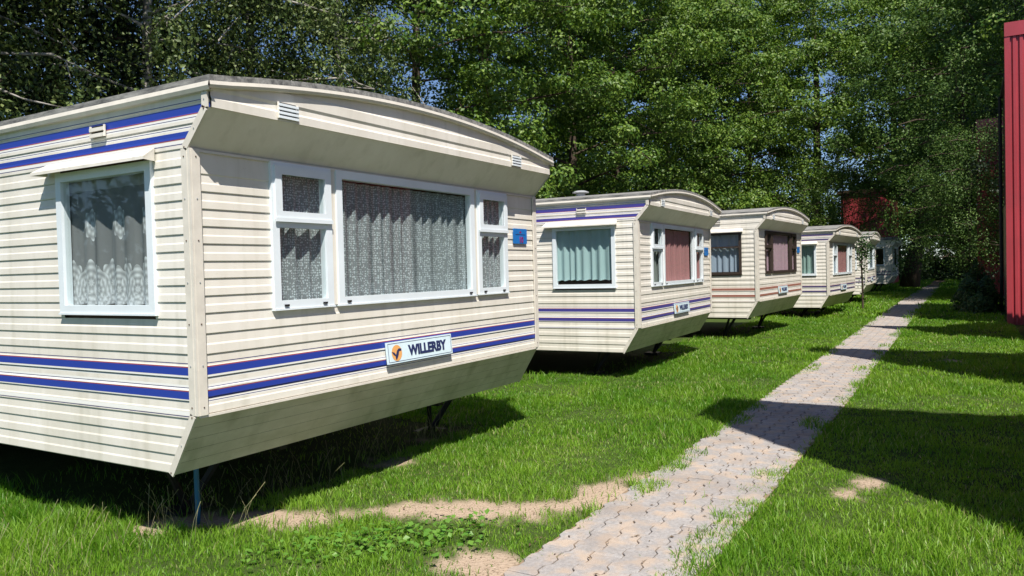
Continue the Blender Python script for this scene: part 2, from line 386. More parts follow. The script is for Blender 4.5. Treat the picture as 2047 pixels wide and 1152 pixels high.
def board(P, q0, q1, face, stripes, base):
    """extrude the profile P between q0(z) and q1(z) along a face"""
    zs = [z for s in stripes for z in s[:2]]+[H0, H1, HF]
    P = cutp(P, zs); m = MB()
    put = {'side': lambda q, d, z: (-d, q, z), 'front': lambda q, d, z: (q, -d, z), 'far': lambda q, d, z: (W+d, q, z)}[face]
    for (da, za), (db, zb) in zip(P[:-1], P[1:]):
        mm = base; zm = (za+zb)/2
        for s in stripes:
            if s[0] <= zm <= s[1]: mm = s[2]
        a = [put(q0(za), da, za), put(q0(zb), db, zb), put(q1(zb), db, zb), put(q1(za), da, za)]
        if face == 'side': a = a[::-1]
        if face == 'front': pass
        if face == 'far': pass
        m.quad(a, mm)
    return m
def sheet(face, pos, a0, a1, z0, z1, holes, matr, edgef=None):
    cs = sorted({a0, a1, *[h[0] for h in holes], *[h[1] for h in holes]}); zs = sorted({z0, z1, H0 if z0 < H0 < z1 else z0, *[h[2] for h in holes], *[h[3] for h in holes]})
    m = MB()
    for c0, c1 in zip(cs[:-1], cs[1:]):
        for b0, b1 in zip(zs[:-1], zs[1:]):
            cm, bm_ = (c0+c1)/2, (b0+b1)/2
            if any(h[0] < cm < h[1] and h[2] < bm_ < h[3] for h in holes): continue
            e = (lambda c, z: max(c, edgef(z)+.03) if c == a0 else c) if edgef else (lambda c, z: c)
            pts = [(e(c0, b0), b0), (e(c1, b0), b0), (e(c1, b1), b1), (e(c0, b1), b1)]
            m.quad([(pos, c, z) if face == 'x' else (c, pos, z) for c, z in pts], matr)
    return m
def frame_bars(m, face, a0, a1, z0, z1, wd, d0, d1, matr, bot=None):
    """rectangular frame of four mitred-looking bars from depth d0 (in) to d1 (out)"""
    bot = bot or wd
    def bx(p0, p1, q0, q1):
        if face == 'front': m.box((p0, -d1, q0), (p1, -d0, q1), matr)
        else: m.box((-d1, p0, q0), (-d0, p1, q1), matr)
    bx(a0, a1, z1-wd, z1); bx(a0, a1, z0, z0+bot); bx(a0, a0+wd, z0+bot, z1-wd); bx(a1-wd, a1, z0+bot, z1-wd)
def pane_obj(parent, face, a0, a1, z0, z1, d):
    m = MB()
    if face == 'front': m.quad([(a0, -d, z0), (a1, -d, z0), (a1, -d, z1), (a0, -d, z1)], GLASS)
    else: m.quad([(-d, a1, z0), (-d, a0, z0), (-d, a0, z1), (-d, a1, z1)], GLASS)
    return m.build('pane', parent)
def window_unit(root, face, a0, a1, z0, z1, fm, split=None, rail=None):
    wd = .052; m = MB(); frame_bars(m, face, a0, a1, z0, z1, wd, -.03, .024, fm, .046)
    # thin drip rail below
    if face == 'front': m.box((a0-.006, -.030, z0-.010), (a1+.006, -.0, z0-.0005), fm)
    else: m.box((-.030, a0-.006, z0-.010), (0, a1+.006, z0-.0005), fm)
    if rail:
        if face == 'front': m.box((a0+wd, -.03, rail-.016), (a1-wd, .02, rail+.016), fm)
        else: m.box((-.03, a0+wd, rail-.016), (.02, a1-wd, rail+.016), fm)
    wob = m.build('window', root)
    if split:
        s = MB(); frame_bars(s, face, a0+.02, a1-.012, split, z1-.022, .05, .0245, .036, fm); sash = s.build('sash', wob)
        t = MB()
        if face == 'front': t.box((a0+wd, -.022, split-.045), (a1-wd, .02, split-.002), fm); t.box((a0+.012, -.042, split-.012), (a1-.008, -.0365, split+.012), fm)
        t.build('transom', wob)
        pane_obj(wob, face, a0+wd, a1-wd, split, z1-wd, .006); pane_obj(wob, face, a0+wd, a1-wd, z0+.046, split-.045, .006)
    else: pane_obj(wob, face, a0+wd, a1-wd, z0+.046, z1-wd, .006)
    for q in (a0+.07, a1-.10):                              # little black stay pegs on the bottom rail
        b = MB()
        if face == 'front': b.box((q, -.036, z0+.012), (q+.03, -.0245, z0+.024), DARKM); b.build('catch', wob)
    return wob
FRONT_WINS = [(.516, 1.0, 1.297, 2.15, 1.815), (1.047, 2.633, 1.297, 2.15, None), (2.68, 3.148, 1.30, 2.148, 1.82)]
SIDE_WIN = (.302, 1.208, 1.30, 2.125)
def text_mesh(body, size, matr, extrude=.002, offset=.0):
    c = bpy.data.curves.new('lettering', 'FONT'); c.body = body; c.size = size; c.extrude = extrude; c.offset = offset; c.align_x = 'CENTER'; c.align_y = 'CENTER'; c.resolution_u = 3
    o = bpy.data.objects.new('tmp', c); col.objects.link(o); bpy.context.view_layer.update()
    me = bpy.data.meshes.new_from_object(o.evaluated_get(bpy.context.evaluated_depsgraph_get())); bpy.data.objects.remove(o)
    me.materials.clear(); me.materials.append(matr); return me
LETTERS = text_mesh('WILLERBY', .098, BADGEBL, .0015, .0045)
NUMBER = text_mesh('10', .075, SIGNRD, .0015, .003)

def caravan(loc, rz, label, stripe, fm=UPVC, full=True, numbered=None, st_thin=NAVY, top_stripes=True, roofvent=None, detail=True):
    root = empty('static_caravan', loc, rz); tag(root, label, 'caravan', 'static caravans parked in a row')
    lo = [(.976, 1.017, stripe), (1.017, 1.023, RUST), (1.036, 1.041, st_thin), (.950, .972, WHITE), (.958, .962, st_thin),
          (.85, .89, stripe), (.89, .896, RUST), (.902, .925, WHITE), (.909, .913, st_thin), (.832, .846, WHITE), (.836, .840, st_thin)]
    los = lo+[(.757, .762, st_thin), (.765, .785, WHITE)]
    hi = [(2.335, 2.376, stripe), (2.329, 2.335, RUST), (2.305, 2.325, WHITE), (2.313, 2.317, st_thin), (2.395, 2.399, st_thin),
          (2.215, 2.25, stripe), (2.209, 2.215, RUST), (2.262, 2.275, WHITE), (2.267, 2.271, st_thin), (2.190, 2.205, WHITE), (2.184, 2.189, st_thin)] if top_stripes else []
    # ---- side wall
    wl = sheet('x', .028, 0, LEN, HB+.02, HR-.02, [SIDE_WIN], INTER, edge).build('wall', root)
    bl = [.44, .542, .644, .745, .838, .96, 1.085, 1.18, 1.27]+[1.27+.089*i for i in range(1, 11)]+[2.282, 2.385, HR-.012]
    joined = MB()
    for za, zb in zip(bl[:-1], bl[1:]):
        P = profile(za, zb, .0072 if zb < 2.17 else .006, flat=zb > 2.39)
        a0, a1, w0, w1 = SIDE_WIN; ov = min(zb, w1)-max(za, w0)
        spans = [(edge, lambda z: LEN)]
        if ov > .03: spans = [(edge, lambda z: a0+.02), (lambda z: a1-.02, lambda z: LEN)]
        for q0, q1 in spans:
            m = board(P, q0, q1, 'side', los+hi, CREAM)
            if full: m.build('siding_board', wl)
            else: n0 = len(joined.v); joined.v += m.v; joined.f += [tuple(n0+i for i in f) for f in m.f]; joined.m += [joined.mi(m.mats[k]) for k in m.m]
    # ---- front wall
    fw = sheet('y', .028, 0, W, H0-.02, H1+.1, [h[:4] for h in FRONT_WINS], INTER).build('wall', root)
    bf = [.77, .855, .96, 1.082, 1.19, 1.298]+[1.298+.0915*i for i in range(1, 9)]+[H1-.002]
    for i, (za, zb) in enumerate(zip(bf[:-1], bf[1:])):
        P = profile(za, zb, .0072, flat=(zb > 2.1))
        spans = [(0, W)] if zb < 1.31 else [(0, .53), (3.13, W)]
        for q0, q1 in spans:
            m = board(P, lambda z: q0, lambda z: q1, 'front', lo, CREAM)
            if full: m.build('siding_board', fw)
            else: n0 = len(joined.v); joined.v += m.v; joined.f += [tuple(n0+i for i in f) for f in m.f]; joined.m += [joined.mi(m.mats[k]) for k in m.m]
    if not full: tag(joined.build('siding', root), kind='stuff')
    for q0, q1 in ((.99, 1.058), (2.622, 2.69)):
        m = MB(); m.box((q0, -.012, 1.299), (q1, .02, H1-.004), CREAM); m.build('mullion_panel', fw)
    # ---- far side and rear: one plain sheet each, ribbed like the rest
    fs = MB()
    for za, zb in zip(bl[:-1], bl[1:]):
        m = board(profile(za, zb, .011), edge, lambda z: LEN, 'far', [], CREAM); n0 = len(fs.v); fs.v += m.v; fs.f += [tuple(n0+i for i in f) for f in m.f]; fs.m += [fs.mi(CREAM)]*len(m.f)
    fs.quad([(W-.02, SB, HB), (W-.02, LEN, HB), (W-.02, LEN, HR), (W-.02, .03, HR)], INTER)
    fs.build('wall', root)
    rw = MB(); rw.box((.0, LEN, HB), (W, LEN+.03, HR-.01), CREAM); rw.build('wall', root)
    # ---- underside and lower front panel
    fl = MB(); fl.box((.02, SB+.02, HB+.03), (W-.02, LEN-.01, HB+.09), DARKM); fl.build('floor', root)
    lp = MB(); n = 5
    for k in range(n):
        t0, t1 = k/n, (k+1)/n; y = lambda t: SB*t; z = lambda t: H0-(H0-HB)*t
        off = .0015
        a, b = (y(t0)-.0, z(t0)), (y(t1), z(t1)); nrm = (-(H0-HB), -SB); nl = math.hypot(*nrm); nrm = (nrm[0]/nl*off, nrm[1]/nl*off)
        lp.quad([(-.013, a[0]+nrm[0], a[1]+nrm[1]-.001), (-.013, b[0]+nrm[0], b[1]+nrm[1]), (W+.013, b[0]+nrm[0], b[1]+nrm[1]), (W+.013, a[0]+nrm[0], a[1]+nrm[1]-.001)][::-1], CREAM_LOW)
        lp.quad([(-.013, b[0]+nrm[0], b[1]+nrm[1]), (-.013, b[0], b[1]-.001), (W+.013, b[0], b[1]-.001), (W+.013, b[0]+nrm[0], b[1]+nrm[1])][::-1], CREAM_LOW)
    lp.box((0, -.014, H0-.014), (W, .0, H0-.001), TRIM); lp.build('lower_panel', root)
    # ---- soffit and arched fascia
    sf = MB(); sf.quad([(-.013, .0, H1), (W+.013, .0, H1), (W+.013, -OV, HF), (-.013, -OV, HF)], CREAM); sf.quad([(.012, .02, H1+.02), (.012, -OV+.02, HF+.02), (W-.012, -OV+.02, HF+.02), (W-.012, .02, H1+.02)], CREAM)
    sf.box((.0, -.016, H1-.016), (W, -.002, H1-.002), TRIM); sf.build('soffit', root)
    fa = MB(); NU = 28; rows = [(.010, HF), (.011, HF+.045), (.004, HF+.056), (.002, HF+.085), (.010, HF+.10), (.011, HF+.155), (.003, HF+.166), (.003, 3)]
    for i in range(NU):
        u0, u1 = W*i/NU, W*(i+1)/NU
        for (d0, z0), (d1, z1) in zip(rows[:-1], rows[1:]):
            c = lambda u, z: min(z, arc(u)-.03)
            if z0 >= max(c(u0, 9), c(u1, 9)): continue
            fa.quad([(u0, -OV-d0, c(u0, z0)), (u1, -OV-d0, c(u1, z0)), (u1, -OV-d1, c(u1, z1)), (u0, -OV-d1, c(u0, z1))], CREAM)
    fa.quad([(0, -OV, HF+.0005), (W, -OV, HF+.0005), (W, -OV-.010, HF), (0, -OV-.010, HF)], CREAM)
    fa = fa.build('fascia', root)
    def vent(parent, put, n):
        v = MB()
        v.box(*put(0, 1, 0, 1, .0, .010), SLOT)
        for k in range(n):
            a = k/n; v.box(*put(-.06, 1.06, a+.02/n, a+.62/n, .0105, .024), UPVC if parent is fa else CREAM)
        v.box(*put(-.08, -.02, 0, 1, .0105, .020), CREAM); v.box(*put(1.02, 1.08, 0, 1, .0105, .020), CREAM)
        return v.build('vent', parent)
    if detail:
        for u0 in (.44, 2.98):
            vent(fa, lambda a, b, c, d, e, f: ((u0+.13*a, -OV-.004-f, 2.362+.09*c), (u0+.13*b, -OV-.004-e, 2.362+.09*d)), 4)
        vent(wl, lambda a, b, c, d, e, f: ((-.004-f, .71+.12*a, 2.298+.066*c), (-.004-e, .71+.12*b, 2.298+.066*d)), 2)
    # ---- roof
    ro = MB(); y0, y1 = -OV-.035, LEN+.06
    for i in range(NU):
        u0, u1 = -.03+(W+.06)*i/NU, -.03+(W+.06)*(i+1)/NU; h = lambda u: arc(min(max(u, 0), W))
        ro.quad([(u0, y0, h(u0)+.03), (u1, y0, h(u1)+.03), (u1, y1, h(u1)+.03), (u0, y1, h(u0)+.03)], ROOF)
        ro.quad([(u0, y0, h(u0)-.0), (u1, y0, h(u1)-.0), (u1, y0, h(u1)+.03), (u0, y0, h(u0)+.03)], ROOF)
        ro.quad([(u0, y1, h(u0)-.03), (u0, y0, h(u0)-.03), (u1, y0, h(u1)-.03), (u1, y1, h(u1)-.03)][::-1], TRIM)
    for u in (-.03, W+.03):
        ro.quad([(u, y0, HR-.0), (u, y1, HR-.0), (u, y1, HR+.03), (u, y0, HR+.03)], ROOF)
    ro = ro.build('roof', root)
    g = MB()
    for i in range(NU):
        u0, u1 = -.03+(W+.06)*i/NU, -.03+(W+.06)*(i+1)/NU; h = lambda u: arc(min(max(u, 0), W))
        P = [(y0-.003, -.001), (y0-.006, -.020), (y0+.002, -.034), (y0+.03, -.036)]
        for (ya, za), (yb, zb) in zip(P[:-1], P[1:]): g.quad([(u0, yb, h(u0)+zb), (u1, yb, h(u1)+zb), (u1, ya, h(u1)+za), (u0, ya, h(u0)+za)], TRIM)
    g.build('roof_edge', ro, True)
    for sx in (0, 1):
        g = MB(); P = [(.033, -.001), (.038, -.024), (.030, -.044), (.0, -.046)]
        for (xa, za), (xb, zb) in zip(P[:-1], P[1:]):
            X_ = (lambda d: -d) if sx == 0 else (lambda d: W+d)
            g.quad([(X_(xa), y0, HR+za), (X_(xa), y1, HR+za), (X_(xb), y1, HR+zb), (X_(xb), y0, HR+zb)], TRIM)
        g.build('roof_edge', ro, True)
    if roofvent:
        u, v = roofvent; z = arc(u)+.03; m = MB(); m.tube([(u, v, z-.02), (u, v, z+.05)], .07, GREYM, 14); m.tube([(u, v, z+.052), (u, v, z+.064), (u, v, z+.085)], [.125, .125, .07], GREYM, 14); m.build('roof_vent', ro, False)
    # ---- trims
    def bar(pts, wdt, nrm, name='corner_trim'):
        m = MB(); a, b = Vector(pts[0]), Vector(pts[1]); d = (b-a).normalized(); nn = Vector(nrm).normalized(); sd = d.cross(nn).normalized()*wdt/2
        P = [a-sd, a+sd, b+sd, b-sd]; hgt = nn*.006
        base = [p-nn*.004 for p in P]; topp = [p+hgt for p in P]
        m.quad(topp, TRIM)
        for i in range(4): m.quad([base[i], base[(i+1) % 4], topp[(i+1) % 4], topp[i]], TRIM)
        n = max(2, int((b-a).length/.22))
        if full:
            for k in range(n+1):
                p = a+(b-a)*(.03+.94*k/n)+nn*.0065; m.box((p.x-.003, p.y-.003, p.z-.003), (p.x+.003, p.y+.003, p.z+.003), GREYM if k % 2 else RUSTY)
        return m.build(name, root)
    e = .015
    for ux, sg in ((-e, -1), (W+e, 1)):
        bar(((ux, .024, H0), (ux, .024, H1)), .046, (sg, 0, 0)); bar(((ux, SB+.022, HB), (ux, .022, H0)), .042, (sg, 0, 0)); bar(((ux, .022, H1), (ux, -OV+.02, HF)), .042, (sg, 0, 0))
        bar(((ux, -OV+.02, HF), (ux, -OV+.02, HR-.04)), .042, (sg, 0, 0))
    bar(((.017, -e, H0), (.017, -e, H1)), .05, (0, -1, 0)); bar(((W-.017, -e, H0), (W-.017, -e, H1)), .05, (0, -1, 0))
    for ux in (0, W):
        m = MB(); x0_, x1_ = (ux-.019, ux+.004) if ux == 0 else (ux-.004, ux+.019); m.box((x0_, -.0195, H0), (x1_, .004, H1), TRIM); m.build('corner_trim', root)
    # ---- windows, awning
    for a0, a1, z0, z1, sp in FRONT_WINS: window_unit(root, 'front', a0, a1, z0, z1, fm, sp)
    window_unit(root, 'side', *SIDE_WIN, fm, None, rail=1.83 if fm is BROWNFR else None)
    a0, a1 = .245, 1.335; aw = MB()
    T = [(-.012, a0+.03, 2.19), (-.012, a1-.03, 2.19), (-.098, a1, 2.135), (-.098, a0, 2.135)]
    aw.quad(T, CREAM); aw.quad([(x+.002, y, z-.006) for x, y, z in T][::-1], CREAM)
    aw.quad([(-.098, a0, 2.135), (-.098, a1, 2.135), (-.099, a1, 2.118), (-.099, a0, 2.118)], CREAM)
    aw.quad([(-.012, a0+.03, 2.19), (-.098, a0, 2.135), (-.099, a0, 2.118), (-.012, a0+.03, 2.118)], CREAM); aw.quad([(-.012, a1-.03, 2.19), (-.012, a1-.03, 2.118), (-.099, a1, 2.118), (-.098, a1, 2.135)], CREAM)
    aw.build('awning', root)
    # ---- badge with lettering and emblem, number plate
    def onfront(m, u, d, z): m.rotation_euler = (math.pi/2, 0, 0); m.location = (u, -d, z); return m
    b = MB(); b.box((-.383, -.075, 0), (.383, .075, .012), BADGE); bo = onfront(b.build('badge', root), 1.870, .020, .935); bo.rotation_euler.x = math.pi/2-.10
    bd = MB(); frame = .004
    for x0, y0_, x1, y1_ in ((-.372, .062, .372, .065), (-.372, -.065, .372, -.062), (-.372, -.062, -.369, .062), (.369, -.062, .372, .062)): bd.box((x0, y0_, .0122), (x1, y1_, .0132), BADGEBL)
    bd.build('border', bo)
    t = link('lettering', LETTERS, bo); t.location = (.075, -.003, .0135)
    em = MB(); ring = [(-.282+.056*math.cos(a), -.004+.056*math.sin(a)) for a in [2*math.pi*k/24 for k in range(24)]]
    em.quad([(x, y, .0135) for x, y in ring], ORANGE)
    bird = [(-.056, .012), (-.03, .006), (-.012, -.012), (.002, .016), (.022, .03), (.052, .026), (.05, .012), (.024, .010), (.016, -.014), (-.004, -.044), (-.016, -.046), (-.02, -.02), (-.036, -.012)]
    em.quad([(-.282+x, -.004+y, .0146) for x, y in bird][::-1], BADGEBL); em.build('emblem', bo)
    if numbered:
        m = MB(); r = [(-.118, -.062), (-.112, -.067), (.112, -.067), (.118, -.062), (.118, .062), (.112, .067), (-.112, .067), (-.118, .062)]
        m.quad([(x, y, .006) for x, y in r], SIGNBL); m.quad([(x, y, 0) for x, y in r][::-1], SIGNBL)
        for i in range(8): a_, b_ = r[i], r[(i+1) % 8]; m.quad([(*a_, 0), (*b_, 0), (*b_, .006), (*a_, .006)], SIGNBL)
        npl = onfront(m.build('number_plate', root), 3.372, .016, 1.788)
        q = MB(); q.box((-.085, .012, .0065), (.085, .017, .0075), BADGEBL); q.quad([(-.022, .03, .0072), (0, .026, .0072), (.022, .03, .0072), (.0, .05, .0072)], SIGNRD); q.build('emblem', npl)
        if numbered == '10': t = link('lettering', NUMBER, npl); t.location = (.012, -.035, .007)
    # ---- chassis
    ch = MB()
    for u in (.95, W-.95): ch.box((u-.035, .42, HB-.09), (u+.035, LEN-.2, HB+.029), DARKM)
    for v in (1.4, 3.2, 5.2, 7.2): ch.box((.4, v-.03, HB-.06), (W-.4, v+.03, HB+.029), DARKM)
    ch = ch.build('chassis', root)
    for u, sg in ((.5, -1), (3.1, 1)):
        m = MB(); zf = -loc[2]
        m.tube([(u-.30, .62, HB+.02), (u+.04, .86, zf+.02)], .022, DARKM, 6); m.tube([(u+.20, .62, HB+.02), (u+.05, .86, zf+.02)], .026, DARKM, 6)
        m.box((u-.08, .76, zf-.01), (u+.16, .98, zf+.025), DARKM); m.box((u-.34, .56, HB-.02), (u+.28, .68, HB+.03), DARKM); m.build('corner_steady', ch)
    for u in (.55, W-.55):
        for v in (4.6, 5.5):
            m = MB(); m.tube([(u-.09, v, .29-loc[2]), (u-.07, v, .29-loc[2]), (u+.07, v, .29-loc[2]), (u+.09, v, .29-loc[2])], [.25, .30, .30, .25], RUBBER, 20); wh = m.build('wheel', ch, True)
            m = MB(); m.tube([(u-.095, v, .29-loc[2]), (u+.095, v, .29-loc[2])], .16, GREYM, 16); m.build('rim', wh)
    return root

def curtain(loc, rz, face, a0, a1, z0, z1, matr, label, seed=0, amp=.019, wl=.11, depth=.047, gather=0):
    r = random.Random(seed); nxx = max(24, int((a1-a0)/.011)); nz = 8; ph = 0; V = []; UV = []
    xs = []; 
    for i in range(nxx+1):
        ph += 2*math.pi*((a1-a0)/nxx)/wl*r.uniform(.2, 1.8)*(.7+.6*math.sin(i*.13+seed)**2); xs.append(math.sin(ph)+.4*math.sin(ph*.37+1))
    me = bpy.data.meshes.new('curtain'); f = []
    for j in range(nz+1):
        t = j/nz
        for i in range(nxx+1):
            a = a0+(a1-a0)*i/nxx; d = depth+amp*xs[i]*(1.05-.45*t)
            z = z0+(z1-z0)*t+.006*xs[i]*(1-t)
            V.append((a, d, z) if face == 'front' else (d, a, z)); UV.append(((a-a0)*1.25, z-z0))
    for j in range(nz):
        for i in range(nxx): f.append((j*(nxx+1)+i, j*(nxx+1)+i+1, (j+1)*(nxx+1)+i+1, (j+1)*(nxx+1)+i))
    me.from_pydata(V, [], f); me.materials.append(matr); me.polygons.foreach_set('use_smooth', [True]*len(f))
    uvl = me.uv_layers.new(name='UVMap')
    for lp in me.loops: uvl.data[lp.index].uv = UV[lp.vertex_index]
    o = link('curtain', me); o.location = loc; o.rotation_euler = (0, 0, rz); tag(o, label, 'curtain', 'curtains hanging inside the caravan windows'); return o

CARS = [((0, 0, 0), 0), ((6.829, .221, -.072), .034), ((12.638, .041, -.001), -.038), ((18.988, -.312, -.147), -.052), ((26.595, -.422, -.097), .018), ((37.266, -.395, -.031), 0)]
caravan(*CARS[0], 'cream static caravan with blue stripes, net curtains and number 10 plate beside its front window', BLUE, numbered='10', roofvent=(.55, 2.05))
caravan(*CARS[1], 'cream static caravan with violet stripes, pale teal side curtain and pinkish front curtains', VIOLET, numbered='x', roofvent=(1.2, 1.3), st_thin=VIOLET)
caravan(*CARS[2], 'cream static caravan with red-brown stripes and dark brown window frames', REDBR, fm=BROWNFR, numbered='x', top_stripes=False, st_thin=REDBR)
caravan(*CARS[3], 'cream static caravan with dark purple stripes beside the slender climbing shrub', PURPLE, st_thin=PURPLE)
caravan(*CARS[4], 'small-looking cream caravan between the climbing shrub and the last shaded caravan', PURPLE, full=False, st_thin=PURPLE, top_stripes=False)
caravan(*CARS[5], 'last caravan of the row, standing in tree shade next to the dark leaning trunk', PURPLE, full=False, st_thin=PURPLE, top_stripes=False)
CROCHET = curtain_mat('crochet_net', (.76, .84, .88), 'crochet'); LACE = curtain_mat('lace_net', (.84, .87, .90), 'lace')
TEAL = curtain_mat('teal_cloth', (.56, .76, .78), 'plain', .97); PINK = curtain_mat('pink_net', (.80, .40, .40), 'plain', .8); GREYC = curtain_mat('grey_net', (.42, .46, .43), 'plain', .7)
BLUEC = curtain_mat('blue_white_net', (.62, .74, .92), 'plain', .75); LILAC = curtain_mat('lilac_net', (.86, .58, .68), 'plain', .8); AQUA = curtain_mat('aqua_cloth', (.45, .62, .58), 'plain', .9)
def front3(i, mats, labs, seed, **k):
    for (a0, a1, z0, z1, sp), m, lb, s in zip(FRONT_WINS, mats, labs, range(3)):
        if m: curtain(*CARS[i], 'front', a0+.03, a1-.03, z0+.03, z1-.06, m, lb, seed+s, **k)
front3(0, [CROCHET]*3, ['white crochet net in the narrow split window nearest the corner post of caravan 10', 'wide white crochet net across the big front window of caravan 10', 'white crochet net in the narrow split window beside the blue number plate of caravan 10'], 11)
curtain(*CARS[0], 'side', SIDE_WIN[0]+.03, SIDE_WIN[1]-.03, 1.345, 2.085, LACE, 'sheer white lace net with flower medallions in the side window of caravan 10', 3, amp=.016, wl=.16)
curtain(*CARS[1], 'side', .33, 1.18, 1.40, 2.08, TEAL, 'pale teal cloth curtain in the side window of the violet-striped caravan', 7, wl=.10, amp=.02)
front3(1, [GREYC, PINK, PINK], ['grey net in the narrow split front window of the violet-striped caravan', 'pinkish net in the wide front window of the violet-striped caravan', 'pink net in the narrow window beside the plain blue plate of the violet-striped caravan'], 21)
curtain(*CARS[2], 'side', .33, 1.18, 1.33, 2.08, BLUEC, 'pale blue net in the brown side window of the red-brown-striped caravan', 9)
front3(2, [LILAC, LILAC, LILAC], ['lilac net in the narrow brown-framed front window next to the corner post', 'lilac pink net in the wide brown-framed front window', 'lilac net in the narrow brown-framed front window next to the number plate'], 31)
curtain(*CARS[3], 'side', .33, 1.18, 1.34, 2.08, AQUA, 'aqua curtain in the side window of the dark-purple-striped caravan', 13)
front3(3, [BLUEC, PINK, None], ['pale net in the narrow front window of the dark-purple-striped caravan', 'rose red curtain in the wide front window of the dark-purple-striped caravan', ''], 41)
front3(4, [None, BLUEC, None], ['', 'pale blue curtain in the front window of the caravan behind the climbing shrub', ''], 51)
h = MB(); h.tube([(.36, .52, HB+.1), (.36, .52, .3), (.37, .53, .12), (.38, .55, -.02)], .016, HOSE, 8); tag(h.build('water_pipe', None, True), 'blue plastic water pipe rising from the sand under caravan 10', 'pipe')

# ------------------------------------------------------------------ red corrugated screen walls with their cabins, on the right of the path
def corrugated_panel(wd, hgt, pitch=.125, dep=.03):
    m = MB(); n = int(round(wd/pitch)); P = []
    for k in range(n): b = k*pitch; P += [(b, 0), (b+.04, 0), (b+.055, dep), (b+.11, dep)]
    P.append((wd, 0))
    for (a, da), (b, db) in zip(P[:-1], P[1:]):
        m.quad([(-da, -a, 0), (-da, -a, hgt), (-db, -b, hgt), (-db, -b, 0)], REDST)
    return m.mesh('panel')
PANEL = {h: corrugated_panel(1.0, h) for h in (6.3, 6.9)}
def screen(x, y, hgt, n, label, cabin, hc=6.1, clen=5.0, thick=.08):
    root = empty('corrugated_screen', (x, y, 0)); tag(root, label, 'screen', 'red corrugated screen walls')
    for k in range(n):
        o = link('panel', PANEL[hgt], root); o.location = (-.05, -.10-k, .02)
    c = MB(); c.box((-.045, -n-.1, 0), (thick, -.02, hgt-.002), REDST); c.build('core', root)
    c = MB(); c.box((-.105, -n-.12, hgt), (thick+.02, .0, hgt+.30), REDST); c.build('cap_flashing', root)
    c = MB(); c.box((-.092, -.10, 0), (thick+.01, .0, hgt-.001), REDST); c.build('corner_flashing', root)
    r = empty('cabin', (x+thick+.04, y-.14, 0)); tag(r, cabin, 'cabin', 'cabins behind the red screen walls')
    c = MB(); c.box((0, -n, 0), (clen, 0, 2.9 if hc > 5 else 2.3), BEIGE); c.build('wall', r)
    c = MB(); c.box((0, -n+.02, 2.9 if hc > 5 else 2.3), (clen-.02, -.02, hc), DKROOF_SHADE); c.build('upper_wall', r)  # tree shade and dark reflection on the upper wall put into this brown
    c = MB(); c.box((-.0, -n-.1, hc), (clen+.1, .05, hc+.12), DARKM); c.build('roof', r)
    c = MB(); c.tube([(clen-.1, .06, 0), (clen-.1, .06, hc)], .045, DARKM, 8); c.build('downpipe', r)
screen(1.5, -4.55, 6.9, 6, 'tall red corrugated screen wall standing closest to the start of the path', 'beige cabin behind the screen wall closest to the start of the path', 3.1, 1.6, .92)
screen(7.72, -4.53, 6.9, 6, 'tall red corrugated screen wall opposite the violet-striped caravan', 'beige cabin behind the screen wall opposite the violet-striped caravan', 3.1, 1.7, .35)
screen(13.5, -4.46, 6.3, 6, 'red corrugated screen wall opposite the brown-framed caravan', 'beige cabin opposite the brown-framed caravan', 3.1, 2.4)
screen(17.62, -4.18, 6.3, 6, 'red corrugated screen wall beside the trimmed leafy hedge', 'beige cabin wall beside the trimmed leafy hedge', 6.0, 5.6)
screen(31.0, -3.75, 6.3, 6, 'red corrugated screen wall partly hidden by the slender weeping tree', 'cabin behind the slender weeping tree', 6.0, 5)
fr = empty('red_building', (52, 3.9, 0)); tag(fr, 'distant red building glimpsed between tree crowns above the caravan roofs', 'building')
m = MB(); m.box((0, -3.2, 0), (5, -.2, 5.9), REDST); m.build('wall', fr)
m = MB(); m.box((-.15, -3.35, 5.9), (5.2, 0, 6.1), DKROOF_SHADE); m.build('roof', fr)
